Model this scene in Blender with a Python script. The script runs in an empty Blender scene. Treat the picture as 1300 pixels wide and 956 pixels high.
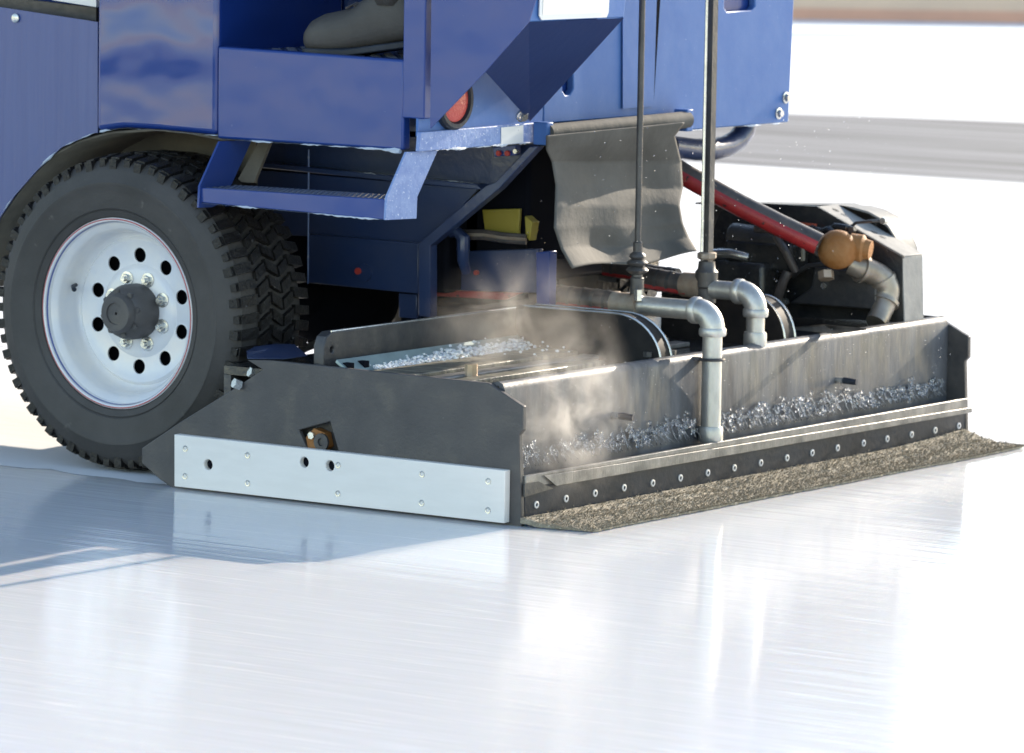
import bpy, bmesh, math, random
from mathutils import Vector, Matrix, noise
random.seed(7)
V=Vector
sc=bpy.context.scene
col=sc.collection
# ------------------------------------------------------------------ camera
TH=math.radians(34.47);F=6653.0;PIT=math.radians(6.483);RO=math.radians(.915);CAM=V((6.52098,-9.54459,1.64947))
fh=V((-math.sin(TH),math.cos(TH),0));_r=V((math.cos(TH),math.sin(TH),0))
fv=fh*math.cos(PIT)-V((0,0,1))*math.sin(PIT)
_u=fh*math.sin(PIT)+V((0,0,1))*math.cos(PIT)
rv=_r*math.cos(RO)+_u*math.sin(RO);uv=_u*math.cos(RO)-_r*math.sin(RO)
def ray(px,py): return fv+rv*((px-650)/F)-uv*((py-478)/F)
def pl(px,py,ax,v):
    d=ray(px,py);t=(v-CAM[ax])/d[ax];return CAM+d*t
S=lambda x,y,Y:pl(x,y,1,Y)      # point of the plane y = Y
R=lambda x,y,X:pl(x,y,0,X)      # point of the plane x = X
G=lambda x,y,Z=0.0:pl(x,y,2,Z)  # point of the plane z = Z
cd=bpy.data.cameras.new('camera');cam=bpy.data.objects.new('camera',cd);col.objects.link(cam)
cd.sensor_width=36;cd.lens=F/1300*36;cd.clip_start=.5;cd.clip_end=2000
cam.matrix_world=Matrix.Translation(CAM)@Matrix((rv,uv,-fv)).transposed().to_4x4()
cd.dof.use_dof=True;cd.dof.focus_distance=11.3;cd.dof.aperture_fstop=8
sc.camera=cam
# ------------------------------------------------------------------ materials
M={}
def mat(name,c,rough=.5,metal=0,c2=None,ns=6,st=(1,1,1),lo=.35,hi=.65,bump=0,bs=30,bst=None,rv2=None,coat=0,dirt_glint=None,dirt_glint_s=20,dirt_glint_t=.6,spec=.5,detail=6):
    m=bpy.data.materials.new(name);m.use_nodes=True;nt=m.node_tree;N=nt.nodes;L=nt.links
    b=N['Principled BSDF'];b.inputs['Base Color'].default_value=(*c,1);b.inputs['Roughness'].default_value=rough
    b.inputs['Metallic'].default_value=metal;b.inputs['Coat Weight'].default_value=coat;b.inputs['Coat Roughness'].default_value=.08
    b.inputs['Specular IOR Level'].default_value=spec
    tc=N.new('ShaderNodeTexCoord')
    def nz(scale,stretch,det=detail):
        mp=N.new('ShaderNodeMapping');mp.inputs['Scale'].default_value=stretch;L.new(tc.outputs['Object'],mp.inputs[0])
        n=N.new('ShaderNodeTexNoise');n.inputs['Scale'].default_value=scale;n.inputs['Detail'].default_value=det
        n.inputs['Roughness'].default_value=.6
        L.new(mp.outputs[0],n.inputs['Vector']);return n
    def rmp(n,a,b_):
        r=N.new('ShaderNodeMapRange');r.inputs['From Min'].default_value=a;r.inputs['From Max'].default_value=b_
        L.new(n.outputs['Fac'],r.inputs['Value']);return r
    cur=None
    if c2:
        r=rmp(nz(ns,st),lo,hi);mx=N.new('ShaderNodeMix');mx.data_type='RGBA'
        mx.inputs[6].default_value=(*c,1);mx.inputs[7].default_value=(*c2,1);L.new(r.outputs[0],mx.inputs[0]);cur=mx.outputs[2]
    if dirt_glint:
        r=rmp(nz(dirt_glint_s,(1,1,1),8),dirt_glint_t,dirt_glint_t+.06);mx=N.new('ShaderNodeMix');mx.data_type='RGBA'
        mx.inputs[6].default_value=(*c,1);mx.inputs[7].default_value=(*dirt_glint,1);L.new(r.outputs[0],mx.inputs[0])
        if cur: L.new(cur,mx.inputs[6])
        cur=mx.outputs[2]
    if cur: L.new(cur,b.inputs['Base Color'])
    if rv2:
        r=rmp(nz(ns*1.7,st),.35,.65);r.inputs['To Min'].default_value=rv2[0];r.inputs['To Max'].default_value=rv2[1];L.new(r.outputs[0],b.inputs['Roughness'])
    if bump:
        n=nz(bs,bst or (1,1,1));bp=N.new('ShaderNodeBump');bp.inputs['Strength'].default_value=1;bp.inputs['Distance'].default_value=bump
        L.new(n.outputs['Fac'],bp.inputs['Height']);L.new(bp.outputs[0],b.inputs['Normal'])
        if coat: L.new(bp.outputs[0],b.inputs['Coat Normal'])
    M[name]=m;return m
mat('blue_paint',(.008,.044,.225),.3,spec=.35,bump=.012,bs=2.6,coat=.3,c2=(.018,.052,.225),ns=5,st=(1,1,.6),dirt_glint=(.35,.42,.6),dirt_glint_s=70,dirt_glint_t=.715,detail=3)
mat('blue_wavy',(.008,.036,.20),.14,bump=.03,bs=2.6,bst=(1.2,1,1.8),coat=.5,spec=.45,detail=1.5)
mat('blue_streaked',(.014,.048,.21),.38,bump=.003,bs=6,bst=(6,6,.25),coat=.4,c2=(.026,.062,.23),ns=7,st=(6,6,.25))
mat('blue_rear_lit',(.055,.15,.40),.5,spec=.25,bump=.0008,bs=14,c2=(.075,.175,.42),ns=9,dirt_glint=(.5,.58,.72),dirt_glint_s=110,dirt_glint_t=.70)  # body blue made lighter: sunlight on rear faces painted into the colour
mat('blue_worn_lit',(.16,.25,.52),.55,bump=.002,bs=60,c2=(.24,.34,.6),ns=30,dirt_glint=(.6,.68,.8),dirt_glint_s=140,dirt_glint_t=.60)  # worn, chipped paint; base also lightened to paint in sun on rear edges
mat('blue_shaded',(.003,.020,.095),.6,spec=.2,bump=.001,bs=20,c2=(.005,.026,.11),ns=4)  # body blue made darker: shade under the overhang painted into the colour
mat('blue_chassis',(.018,.042,.125),.35,bump=.003,bs=9,coat=.3,c2=(.04,.058,.12),ns=4,dirt_glint=(.2,.24,.33),dirt_glint_s=90,dirt_glint_t=.74)
mat('black_plastic',(.072,.067,.066),.5,bump=.0008,bs=120,c2=(.09,.083,.08),ns=7,dirt_glint=(.17,.16,.15),dirt_glint_s=38,dirt_glint_t=.70,rv2=(.35,.65))
mat('black_rubber',(.02,.025,.035),.45,spec=.25,bump=.001,bs=60,c2=(.032,.04,.055),ns=10,dirt_glint=(.3,.3,.3),dirt_glint_s=150,dirt_glint_t=.72)
mat('tyre_rubber',(.044,.040,.036),.6,dirt_glint=(.10,.09,.08),dirt_glint_s=22,dirt_glint_t=.66,bump=.001,bs=90,c2=(.064,.058,.054),ns=6)
mat('wet_tread',(.012,.011,.011),.35,spec=.3,bump=.005,bs=60,c2=(.02,.018,.017),ns=20,dirt_glint=(.3,.3,.32),dirt_glint_s=55,dirt_glint_t=.66)  # pale specks here paint wet sparkle into the rubber colour
mat('dark_steel',(.055,.055,.06),.42,.3,bump=.002,bs=40,c2=(.1,.095,.09),ns=14,dirt_glint=(.35,.34,.32),dirt_glint_s=120,dirt_glint_t=.7)
mat('wet_black',(.02,.022,.026),.18,0,bump=.004,bs=26,c2=(.05,.048,.045),ns=12,dirt_glint=(.4,.4,.42),dirt_glint_s=90,dirt_glint_t=.69)
mat('hood_black',(.014,.014,.016),.6,spec=.15,c2=(.03,.028,.027),ns=12,dirt_glint=(.2,.2,.2),dirt_glint_s=90,dirt_glint_t=.72)
mat('wall_steel',(.115,.12,.13),.45,.05,spec=.3,rv2=(.3,.62),bump=.0012,bs=9,bst=(5,4,.6),c2=(.05,.051,.056),ns=5,st=(3,2.6,.9),lo=.38,hi=.68,dirt_glint=(.6,.6,.58),dirt_glint_s=160,dirt_glint_t=.68)
mat('lip_steel',(.28,.27,.255),.4,.4,bump=.001,bs=40,bst=(1,4,1),c2=(.11,.11,.11),ns=14,st=(1,1,1),dirt_glint=(.06,.06,.06),dirt_glint_s=30,dirt_glint_t=.66)
mat('bright_steel',(.7,.69,.66),.25,.8,bump=.001,bs=50,c2=(.5,.5,.48),ns=20)
mat('galvanised',(.62,.61,.57),.42,.75,bump=.0008,bs=90,c2=(.45,.45,.43),ns=30,st=(1,1,.4))
mat('bronze_pipe',(.42,.37,.31),.4,.6,c2=(.28,.23,.18),ns=16)
mat('guard_paint',(.33,.32,.30),.6,0,spec=.3,bump=.001,bs=60,c2=(.24,.24,.23),ns=14,dirt_glint=(.7,.7,.68),dirt_glint_s=80,dirt_glint_t=.66)
mat('white_plastic',(.90,.855,.80),.42,bump=.0006,bs=25,c2=(.86,.815,.76),ns=9,st=(1,1,5))
mat('white_enamel',(.88,.84,.79),.22,coat=.4,bump=.0005,bs=20,c2=(.74,.75,.78),ns=8)
mat('red_stripe',(.5,.08,.08),.4);mat('blue_stripe',(.12,.16,.4),.4)
mat('curtain_vinyl',(.10,.097,.09),.8,spec=.15,bump=.003,bs=16,c2=(.135,.13,.12),ns=7,dirt_glint=(.6,.58,.52),dirt_glint_s=130,dirt_glint_t=.70)
mat('arch_liner',(.16,.14,.11),.8,c2=(.1,.09,.075),ns=8,bump=.002,bs=40)
mat('rust',(.30,.11,.02),.7,c2=(.36,.17,.06),ns=25,bump=.002,bs=80)
mat('rusty_pipe',(.24,.17,.12),.6,.3,c2=(.36,.31,.25),ns=18,bump=.001,bs=60)
mat('red_rubber',(.42,.03,.03),.4,c2=(.3,.02,.025),ns=20,dirt_glint=(.02,.02,.02),dirt_glint_s=60,dirt_glint_t=.62)
mat('hose_rubber',(.05,.045,.045),.4,c2=(.11,.09,.08),ns=20,bump=.001,bs=60)
mat('yellow_paint',(.38,.30,.04),.5,c2=(.38,.3,.05),ns=12)
mat('lens_red',(.55,.06,.05),.35,bump=.002,bs=120)
mat('label_red',(.55,.1,.05),.5);mat('label_cream',(.5,.46,.36),.6)
mat('plate_white',(.78,.78,.77),.4)
mat('brass',(.5,.38,.26),.45,.6,c2=(.6,.45,.33),ns=30)
mat('cyan_angle',(.36,.47,.47),.4,.3,c2=(.25,.33,.34),ns=14)
mat('deck_wood',(.25,.23,.17),.45,.2,c2=(.06,.06,.055),ns=10,st=(1,5,1),bump=.003,bs=40)
mat('mat_fibre',(.42,.365,.27),.8,c2=(.22,.19,.145),ns=120,bump=.004,bs=260,dirt_glint=(.55,.5,.4),dirt_glint_s=170,dirt_glint_t=.58)
mat('frost',(.55,.62,.72),.5,bump=.002,bs=200)
mat('boot_leather',(.045,.041,.037),.6,bump=.001,bs=120,c2=(.065,.06,.054),ns=10)
mat('trouser_cloth',(.13,.125,.085),.85,bump=.003,bs=50,c2=(.17,.16,.115),ns=12)
mat('jacket_cloth',(.05,.06,.09),.85,bump=.003,bs=30)
mat('skin',(.5,.3,.22),.55);mat('hair_brown',(.05,.03,.02),.7)
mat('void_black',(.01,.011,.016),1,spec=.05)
def snowmat():
    m=mat('snow',(.86,.88,.9),.9,spec=.1,bump=.004,bs=120);b=m.node_tree.nodes['Principled BSDF']
    b.inputs['Subsurface Weight'].default_value=.15;b.inputs['Subsurface Radius'].default_value=(.02,.03,.04);return m
snowmat()
def watermat():
    m=mat('water',(.95,.97,1),.04);b=m.node_tree.nodes['Principled BSDF'];b.inputs['Transmission Weight'].default_value=.95;b.inputs['IOR'].default_value=1.33;return m
watermat()
# ice: real colour, scraped roughness, streaky relief along the machine's travel
def icemat():
    m=bpy.data.materials.new('ice_surface');m.use_nodes=True;nt=m.node_tree;N=nt.nodes;L=nt.links;b=N['Principled BSDF']
    tc=N.new('ShaderNodeTexCoord')
    def nz(sx,sy,scale,det=6,rot=0,dist=0):
        mp=N.new('ShaderNodeMapping');mp.inputs['Scale'].default_value=(sx,sy,1);mp.inputs['Rotation'].default_value=(0,0,rot);L.new(tc.outputs['Object'],mp.inputs[0])
        n=N.new('ShaderNodeTexNoise');n.inputs['Scale'].default_value=scale;n.inputs['Detail'].default_value=det;n.inputs['Distortion'].default_value=dist
        L.new(mp.outputs[0],n.inputs['Vector']);return n
    ro=math.radians(-14)
    n1=nz(.5,6,3.5,8,ro,.3);n2=nz(.8,30,2.2,6,ro);n3=nz(1,1,.5,4);n4=nz(1.1,34,3.2,7,ro+.06,.4)
    r=N.new('ShaderNodeMapRange');r.inputs['From Min'].default_value=.3;r.inputs['From Max'].default_value=.7;r.inputs['To Min'].default_value=.015;r.inputs['To Max'].default_value=.06
    L.new(n1.outputs['Fac'],r.inputs['Value'])
    # frosty scratches: thin lighter, rougher marks
    sr=N.new('ShaderNodeMapRange');sr.inputs['From Min'].default_value=.56;sr.inputs['From Max'].default_value=.72
    L.new(n4.outputs['Fac'],sr.inputs['Value'])
    ad=N.new('ShaderNodeMath');ad.operation='MULTIPLY_ADD';L.new(sr.outputs[0],ad.inputs[0]);ad.inputs[1].default_value=.12;L.new(r.outputs[0],ad.inputs[2])
    L.new(ad.outputs[0],b.inputs['Roughness'])
    mx=N.new('ShaderNodeMix');mx.data_type='RGBA';mx.inputs[6].default_value=(.60,.62,.65,1);mx.inputs[7].default_value=(.65,.662,.68,1)
    L.new(n3.outputs['Fac'],mx.inputs[0])
    m2=N.new('ShaderNodeMix');m2.data_type='RGBA';L.new(sr.outputs[0],m2.inputs[0]);L.new(mx.outputs[2],m2.inputs[6]);m2.inputs[7].default_value=(.77,.77,.77,1);b.inputs['Subsurface Weight'].default_value=.4;b.inputs['Subsurface Radius'].default_value=(.35,.6,1.0);b.inputs['Subsurface Scale'].default_value=.35;b.inputs['Subsurface Anisotropy'].default_value=0.0
    L.new(m2.outputs[2],b.inputs['Base Color'])
    b.inputs['IOR'].default_value=1.31;b.inputs['Specular IOR Level'].default_value=.38
    bp=N.new('ShaderNodeBump');bp.inputs['Distance'].default_value=.0004;bp.inputs['Strength'].default_value=1;L.new(n2.outputs['Fac'],bp.inputs['Height'])
    b2=N.new('ShaderNodeBump');b2.inputs['Distance'].default_value=.0012;b2.inputs['Strength'].default_value=1;L.new(n1.outputs['Fac'],b2.inputs['Height']);L.new(bp.outputs[0],b2.inputs['Normal'])
    L.new(b2.outputs[0],b.inputs['Normal']);M['ice']=m
icemat()
mat('grey_ice',(.13,.128,.13),.75,spec=.1,c2=(.30,.30,.31),ns=1.5,st=(.12,5,1),lo=.4,hi=.6)
mat('pale_blue_line',(.5,.62,.78),.35,c2=(.7,.76,.82),ns=2,st=(.15,4,1))
mat('board_beige',(.80,.57,.41),.7,c2=(.72,.52,.38),ns=3);mat('board_brown',(.75,.40,.27),.7,c2=(.66,.36,.25),ns=3);mat('board_dark',(.07,.06,.06),.7)
# ------------------------------------------------------------------ mesh helpers
def smooth(me,ang=35):
    for p in me.polygons: p.use_smooth=True
    bm=bmesh.new();bm.from_mesh(me)
    for e in bm.edges:
        if len(e.link_faces)==2 and e.calc_face_angle(0)>math.radians(ang): e.smooth=False
    bm.to_mesh(me);bm.free()
class MB:
    def __init__(s): s.bm=bmesh.new()
    def face(s,pts):
        return s.bm.faces.new([s.bm.verts.new(p) for p in pts])
    def prism(s,pts,vec):
        vec=V(vec);a=[s.bm.verts.new(V(p)) for p in pts];b=[s.bm.verts.new(V(p)+vec) for p in pts];n=len(a)
        s.bm.faces.new(a);s.bm.faces.new(b[::-1])
        for i in range(n): s.bm.faces.new((a[i],b[i],b[(i+1)%n],a[(i+1)%n]))
        return s
    def box(s,x0,x1,y0,y1,z0,z1):
        return s.prism([(x0,y0,z0),(x1,y0,z0),(x1,y1,z0),(x0,y1,z0)],(0,0,z1-z0))
    def tube(s,pts,r,n=14,caps=True):
        pts=[V(p) for p in pts];rs=r if isinstance(r,(list,tuple)) else [r]*len(pts)
        rings=[];ref=None
        for i,p in enumerate(pts):
            t=(pts[min(i+1,len(pts)-1)]-pts[max(i-1,0)]).normalized()
            if ref is None: ref=t.orthogonal().normalized()
            ref=(ref-t*ref.dot(t)).normalized();b=t.cross(ref)
            rings.append([s.bm.verts.new(p+(ref*math.cos(2*math.pi*k/n)+b*math.sin(2*math.pi*k/n))*rs[i]) for k in range(n)])
        for a,b in zip(rings,rings[1:]):
            for k in range(n): s.bm.faces.new((a[k],a[(k+1)%n],b[(k+1)%n],b[k]))
        if caps: s.bm.faces.new(rings[0][::-1]);s.bm.faces.new(rings[-1])
        return s
    def cyl(s,c,ax,r,h,n=20,r2=None):
        c=V(c);ax=V(ax).normalized();return s.tube([c,c+ax*h],[r,r if r2 is None else r2],n)
    def lathe(s,c,ax,prof,n=48,closed=False):   # prof: (radius, distance along ax)
        c=V(c);ax=V(ax).normalized();a=ax.orthogonal().normalized();b=ax.cross(a);rings=[]
        for r,h in prof: rings.append([s.bm.verts.new(c+ax*h+(a*math.cos(2*math.pi*k/n)+b*math.sin(2*math.pi*k/n))*r) for k in range(n)])
        seq=list(zip(rings,rings[1:]))+([(rings[-1],rings[0])] if closed else [])
        for p,q in seq:
            for k in range(n): s.bm.faces.new((p[k],p[(k+1)%n],q[(k+1)%n],q[k]))
        return s
    def ball(s,c,r,sub=2,sc3=(1,1,1)):
        res=bmesh.ops.create_icosphere(s.bm,subdivisions=sub,radius=r)
        for v in res['verts']: v.co=V((v.co.x*sc3[0],v.co.y*sc3[1],v.co.z*sc3[2]))+V(c)
        return s
    def build(s,name,m,parent=None,bevel=0,ang=35,recalc=True,segs=2,mods=None):
        if recalc: bmesh.ops.recalc_face_normals(s.bm,faces=s.bm.faces)
        me=bpy.data.meshes.new(name);s.bm.to_mesh(me);s.bm.free();smooth(me,ang)
        me.materials.append(M[m] if isinstance(m,str) else m)
        o=bpy.data.objects.new(name,me);col.objects.link(o)
        if parent: o.parent=parent
        if bevel:
            b=o.modifiers.new('bevel','BEVEL');b.width=bevel;b.segments=segs;b.limit_method='ANGLE';b.angle_limit=math.radians(40)
            b.harden_normals=False
        return o
def cut(o,cutmb):      # boolean difference baked into the mesh
    c=cutmb.build('cutter','void_black')
    md=o.modifiers.new('cut','BOOLEAN');md.operation='DIFFERENCE';md.object=c;md.solver='EXACT'
    while o.modifiers[0]!=md: 
        i=list(o.modifiers).index(md);o.modifiers.move(i,0)
    others=[m for m in o.modifiers if m!=md]
    for m_ in others: m_.show_viewport=False
    dg=bpy.context.evaluated_depsgraph_get();dg.update()
    me=bpy.data.meshes.new_from_object(o.evaluated_get(dg));smooth(me,35)
    o.modifiers.remove(md)
    for m_ in others: m_.show_viewport=True
    o.data=me;bpy.data.objects.remove(c)
def arc(c,a,b,r,a0,a1,n=8):
    c=V(c);a=V(a);b=V(b);return [c+(a*math.cos(math.radians(a0+(a1-a0)*i/n))+b*math.sin(math.radians(a0+(a1-a0)*i/n)))*r for i in range(n+1)]
def tag(o,label=None,cat=None,group=None,kind=None):
    if label:o['label']=label
    if cat:o['category']=cat
    if group:o['group']=group
    if kind:o['kind']=kind
    return o
def rail(pts,r=.003,jit=.0025,step=.008,seed=0):     # ragged crust of frost along an edge
    rnd=random.Random(seed);mb=MB();out=[];rs=[]
    for a,b in zip(pts,pts[1:]):
        a=V(a);b=V(b);n=max(2,int((b-a).length/step))
        for i in range(n):
            out.append(a.lerp(b,i/n)+V((rnd.uniform(-1,1),0,rnd.uniform(-1,1)))*jit*.6);nz_=noise.noise(V((len(out)*.13,seed*3.7,0)))*2.2;rs.append(max(.0001,(r*1.3)*nz_+rnd.uniform(-1,1)*jit*.35))
    return mb.tube(out,rs,6)
# ------------------------------------------------------------------ the setting
mb=MB();mb.face([(-400,-400,0),(400,-400,0),(400,400,0),(-400,400,0)]);tag(mb.build('ice',"ice"),kind='structure')
mb=MB();mb.face([G(600,129,.004),G(600,188,.004),G(1600,251,.004),G(1600,166,.004)]);tag(mb.build('grey_ice_band','grey_ice',recalc=False),kind='structure')
mb=MB();mb.face([G(700,39,.004),G(700,46,.004),G(1700,51,.004),G(1700,44,.004)]);tag(mb.build('pale_line','pale_blue_line',recalc=False),kind='structure')
# older, dry and snowy ice that the machine has not washed yet
mat('dry_ice',(.80,.80,.80),.75,spec=.1,c2=(.74,.745,.75),ns=1.2,st=(.4,3,1),bump=.002,bs=12,bst=(.5,3,1))
mb=MB();mb.face([(-400,2.035,.0025),(400,2.035,.0025),(400,400,.0025),(-400,400,.0025)]);tag(mb.build('dry_ice','dry_ice',recalc=False),kind='structure')
mb=MB();mb.face([(-400,.0,.0008)]+[(-6+i*.05,.03+.035*noise.noise(V((i*.31,0,5)))+.02*noise.noise(V((i*1.3,0,5))),.0008) for i in range(103)]+[(-.9,2.034,.0008),(-400,2.034,.0008)]);tag(mb.build('dry_ice','dry_ice',recalc=False),kind='structure')
# low boards at the far side of the rink
a=G(500,18);b=G(2200,44);dirv=(b-a).normalized();a=a-dirv*30;b=b+dirv*30
nrm=V((-dirv.y,dirv.x,0));bw=bpy.data.objects.new('rink_boards',None);col.objects.link(bw);bw.location=a
tag(bw,'low brown and beige boards along the far side of the rink','rink boards')
def bslab(n,m,z0,z1,t0,t1):
    q=MB().prism([V((0,0,z0))+nrm*t0,(b-a)+V((0,0,z0))+nrm*t0,(b-a)+V((0,0,z0))+nrm*t1,V((0,0,z0))+nrm*t1],(0,0,z1-z0));return q.build(n,m,bw)
bslab('kick_plate','board_brown',0,.085,0,.12);bslab('board_panel','board_beige',.085,.225,.01,.11);bslab('top_rail','board_dark',.225,.30,-.01,.13)
# pavilion beyond the boards (above the frame, seen in the wet ice)
d_=ray(1165,478);d_.z=0;d_.normalize();pr=CAM+d_*54;pr.z=0
rr_=V((math.cos(TH),math.sin(TH),0));bk=V((-math.sin(TH),math.cos(TH),0))
pv_=bpy.data.objects.new('pavilion',None);col.objects.link(pv_);pv_.location=pr
tag(pv_,'long grey pavilion building beyond the rink boards, mirrored in the wet ice','pavilion')
mat('render_wall',(.30,.29,.28),.8,c2=(.25,.245,.24),ns=.6);mat('roof_sheet',(.12,.12,.13),.6);mat('window_glass',(.03,.04,.05),.1);mat('window_frame_paint',(.6,.6,.58),.5)
def pbox(n,m,u0,u1,w0,w1,z0,z1,par=None):
    l=[rr_*u0+bk*w0,rr_*u1+bk*w0,rr_*u1+bk*w1,rr_*u0+bk*w1];return MB().prism([p+V((0,0,z0)) for p in l],(0,0,z1-z0)).build(n,m,par or pv_)
pbox('wall','render_wall',-34,0,0,9,0,9.4);pbox('roof','roof_sheet',-34.4,.4,-.5,9.4,9.403,9.8)
for k_ in range(11):
    for z_ in (1.2,5.4):
        u_=-32.6+k_*3;w_=pbox('window','window_frame_paint',u_,u_+1.6,-.06,-.003,z_,z_+1.8);pbox('pane','window_glass',u_+.08,u_+1.52,-.09,-.062,z_+.08,z_+1.72,w_)
# ------------------------------------------------------------------ the ice resurfacer
root=bpy.data.objects.new('ice_resurfacer',None);col.objects.link(root)
tag(root,'blue ice resurfacing machine with black conditioner box, white rimmed tyres and steaming rear','ice resurfacer')
# --- side plates of the conditioner
pp=[(180,569),(230,535),(296,494),(333.5,469.5),(313.5,457),(345,457.5),(380,461.5),(620,486.5),(664,516),(664,546),(659,552),(662,669.5),(560,657.5),(440,643),(330,631),(221,620.5),(203,609),(180,588)]
pts=[S(x,y,0) for x,y in pp]
sp=MB().prism(pts,(0,.014,0)).build('side_plate','black_plastic',root,bevel=.002)
c=MB();c.prism([S(x_,y_,0)+V((0,-.1,0)) for x_,y_ in ((379,546),(419,535),(430,574),(390,571))],(0,.2,0));cut(sp,c)
sp2=MB().prism([V((p.x,1.995,max(p.z,.004))) for p in pts],(0,.014,0)).build('side_plate','dark_steel',root,bevel=.002)
c=MB().cyl(R(1221,476,-.0)+V((0,-.1,0)),(0,1,0),.008,.3);cut(sp2,c)
# bearing behind the cut-out
q=MB();q.cyl((S(410,560,.03)),(0,-1,0),.032,.024,6);q.build('bearing','rust',root)
q=MB();q.lathe((S(409,561,.006)),(0,-1,0),[(.02,0),(.02,.006),(.009,.006),(.008,.001),(.0,.001)],24);q.build('bearing_nut','dark_steel',root)
q=MB();q.cyl((S(397.5,552.5,.008)),(0,-1,0),.009,.01,6);q.build('bolt','bright_steel',root)
q=MB();q.prism([S(375,540,.032),S(435,530,.032),S(440,580,.032),S(380,585,.032)],(0,.01,0)).build('bearing_bracket','dark_steel',root)
# white wear strip
ws=MB().prism([S(221,551.5,-.022),S(641,597.5,-.022),S(640,664.5,-.022),S(221,617.5,-.022)],(0,.0218,0)).build('wear_strip','white_plastic',root,bevel=.002)
c=MB()
for x,y,r_ in ((264,590,.0125),(386,587,.0125),(418.5,591.5,.0125)): c.cyl(S(x,y,-.022)+V((0,-.03,0)),(0,1,0),r_,.048)
cut(ws,c)
for x,y in ((264,590),(386,587),(418.5,591.5)): MB().cyl(S(x,y,-.008)+V((0,.0,0)),(0,1,0),.0122,.006).build('hole_plug','void_black',ws)
for x,y in ((235.5,569.5),(235,604.5),(314.5,578),(314.5,613.5),(429.5,590.5),(429,626.5),(536,602),(535.5,638.5),(620,611),(619.5,648)):
    q=MB().lathe(S(x,y,-.0215),(0,-1,0),[(.0012,-.001),(.0035,-.001),(.0045,.0015),(.007,.0018),(.0078,0)],18);q.build('screw','bright_steel',ws)
# rear wall
XW=-.072
rw=MB();prof=[(-.102,.302),(-.094,.314),(-.078,.318),(-.066,.313),(-.060,.300),(-.060,.085),(-.07,.085),(-.07,.295),(-.078,.308),(-.09,.302)]
rw.prism([(x,.0145,z) for x,z in prof],(0,1.98,0)).build('rear_wall','wall_steel',root,ang=50)
# lip (channel)
lp=[(-.060,.100),(-.010,.112),(0.0,.112),(0.0,.084),(-.012,.082),(-.012,.093),(-.060,.086)]
lipo=MB().prism([(x,.014,z) for x,z in lp],(0,1.983,0)).build('lip_channel','lip_steel',root,bevel=.0015)
MB().prism([(0,.006,.096),(0,.06,.096),(0,.09,.084),(0,.12,.074),(0,.006,.066)],(.004,0,0)).build('lip_bracket','dark_steel',root)
MB().prism([R(690,604,.004),R(705,617,.004),R(1233,523.5,.004),R(1233,517,.004)],(.003,0,0)).build('lip_overlap','lip_steel',root,bevel=.001)
# flap
MB().box(-.014,-.004,.018,2.0,.008,.086).build('rubber_flap','black_rubber',root,bevel=.002)
for x,y in ((680.7,640.7),(718.4,632.9),(755.2,626),(792,619),(828.4,613.2),(863.5,606.6),(898.2,600.2),(932,593.8),(965.6,587.5),(998.8,581.2),(1030.8,574.8),(1063,568.5),(1096,562.5),(1126,557),(1157,551.6),(1186.9,546.2),(1216.9,540.6)):
    p=R(x,y,-.004);q=MB().lathe(p,(1,0,0),[(.0085,-.001),(.0085,.0022),(.0045,.0026),(.004,.0012)],20);fb=q.build('flap_bolt','white_enamel',root);MB().cyl(p,(1,0,0),.0042,.0014,12).build('bolt_socket','void_black',fb)
# drag mat
mm=MB();NX,NY=26,300;gr=[]
def matz(s_,y):   # s 0..1 across: from flap down and out behind
    k=noise.noise(V((s_*3,y*2.2,0)))
    far=max(0,(y-1.55)/.42)
    h0=.014+.014*far**1.5
    x=.0+s_*(.178+.010*k)
    z=h0*(1-s_)**2.2+.006+ .008*noise.noise(V((s_*5,y*5,3)))*(s_*(1-s_)*4)
    return x,max(z,.006)
for j in range(NY+1):
    y=-.004+j/NY*1.99;row=[]
    for i in range(NX+1):
        s_=i/NX;x,z=matz(s_,y);yy=y-.0+(.03*s_*(1-j/NY) if j<8 else 0)
        if i==NX: x+=.006*noise.noise(V((y*40,0,0)))
        row.append(mm.bm.verts.new((x,yy-.02*s_*(j/NY)*0,z+.0025*noise.noise(V((x*220,y*220,0))))))
    gr.append(row)
for j in range(NY):
    for i in range(NX): mm.bm.faces.new((gr[j][i],gr[j][i+1],gr[j+1][i+1],gr[j+1][i]))
low=[[mm.bm.verts.new((v.co.x,v.co.y,max(.0015,v.co.z-.012))) for v in row] for row in gr]
for j in range(NY):
    for i in range(NX): mm.bm.faces.new((low[j][i],low[j+1][i],low[j+1][i+1],low[j][i+1]))
    mm.bm.faces.new((gr[j][NX],low[j][NX],low[j+1][NX],gr[j+1][NX]))
for i in range(NX): mm.bm.faces.new((gr[0][i],low[0][i],low[0][i+1],gr[0][i+1]));mm.bm.faces.new((gr[NY][i],gr[NY][i+1],low[NY][i+1],low[NY][i]))
for k in range(22000):   # tufts
    s_=random.random()**.8;y=random.uniform(-.002,1.985)
    if random.random()<.12: s_=random.uniform(.97,1.01)
    x,z=matz(min(s_,1),y);L_=random.uniform(.003,.009);p=V((x,y,z))
    d=V((random.uniform(-.6,1),random.uniform(-.9,.9),random.uniform(.2,1))).normalized()*L_;w=d.cross(V((random.random(),random.random(),.3))).normalized()*.0009
    mm.face([p-w,p+w,p+d+w*.5,p+d-w*.5])
mm.build('drag_mat','mat_fibre',root,recalc=False)
# studs with wing handles on the wall
for x,y in ((785,527),(1070,482)):
    p=R(x-12,y,-.069);q=MB();q.cyl(p,(1,0,0),.008,.028,10);q.cyl(p+V((.002,0,0)),(1,0,0),.012,.006,6);st=q.build('latch_stud','bright_steel',root)
    MB().tube([p+V((.02,0,0)),p+V((.03,.004,0)),p+V((.062,.008,-.002))],[.006,.0085,.0075],10).build('latch_grip','black_rubber',st)
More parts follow.
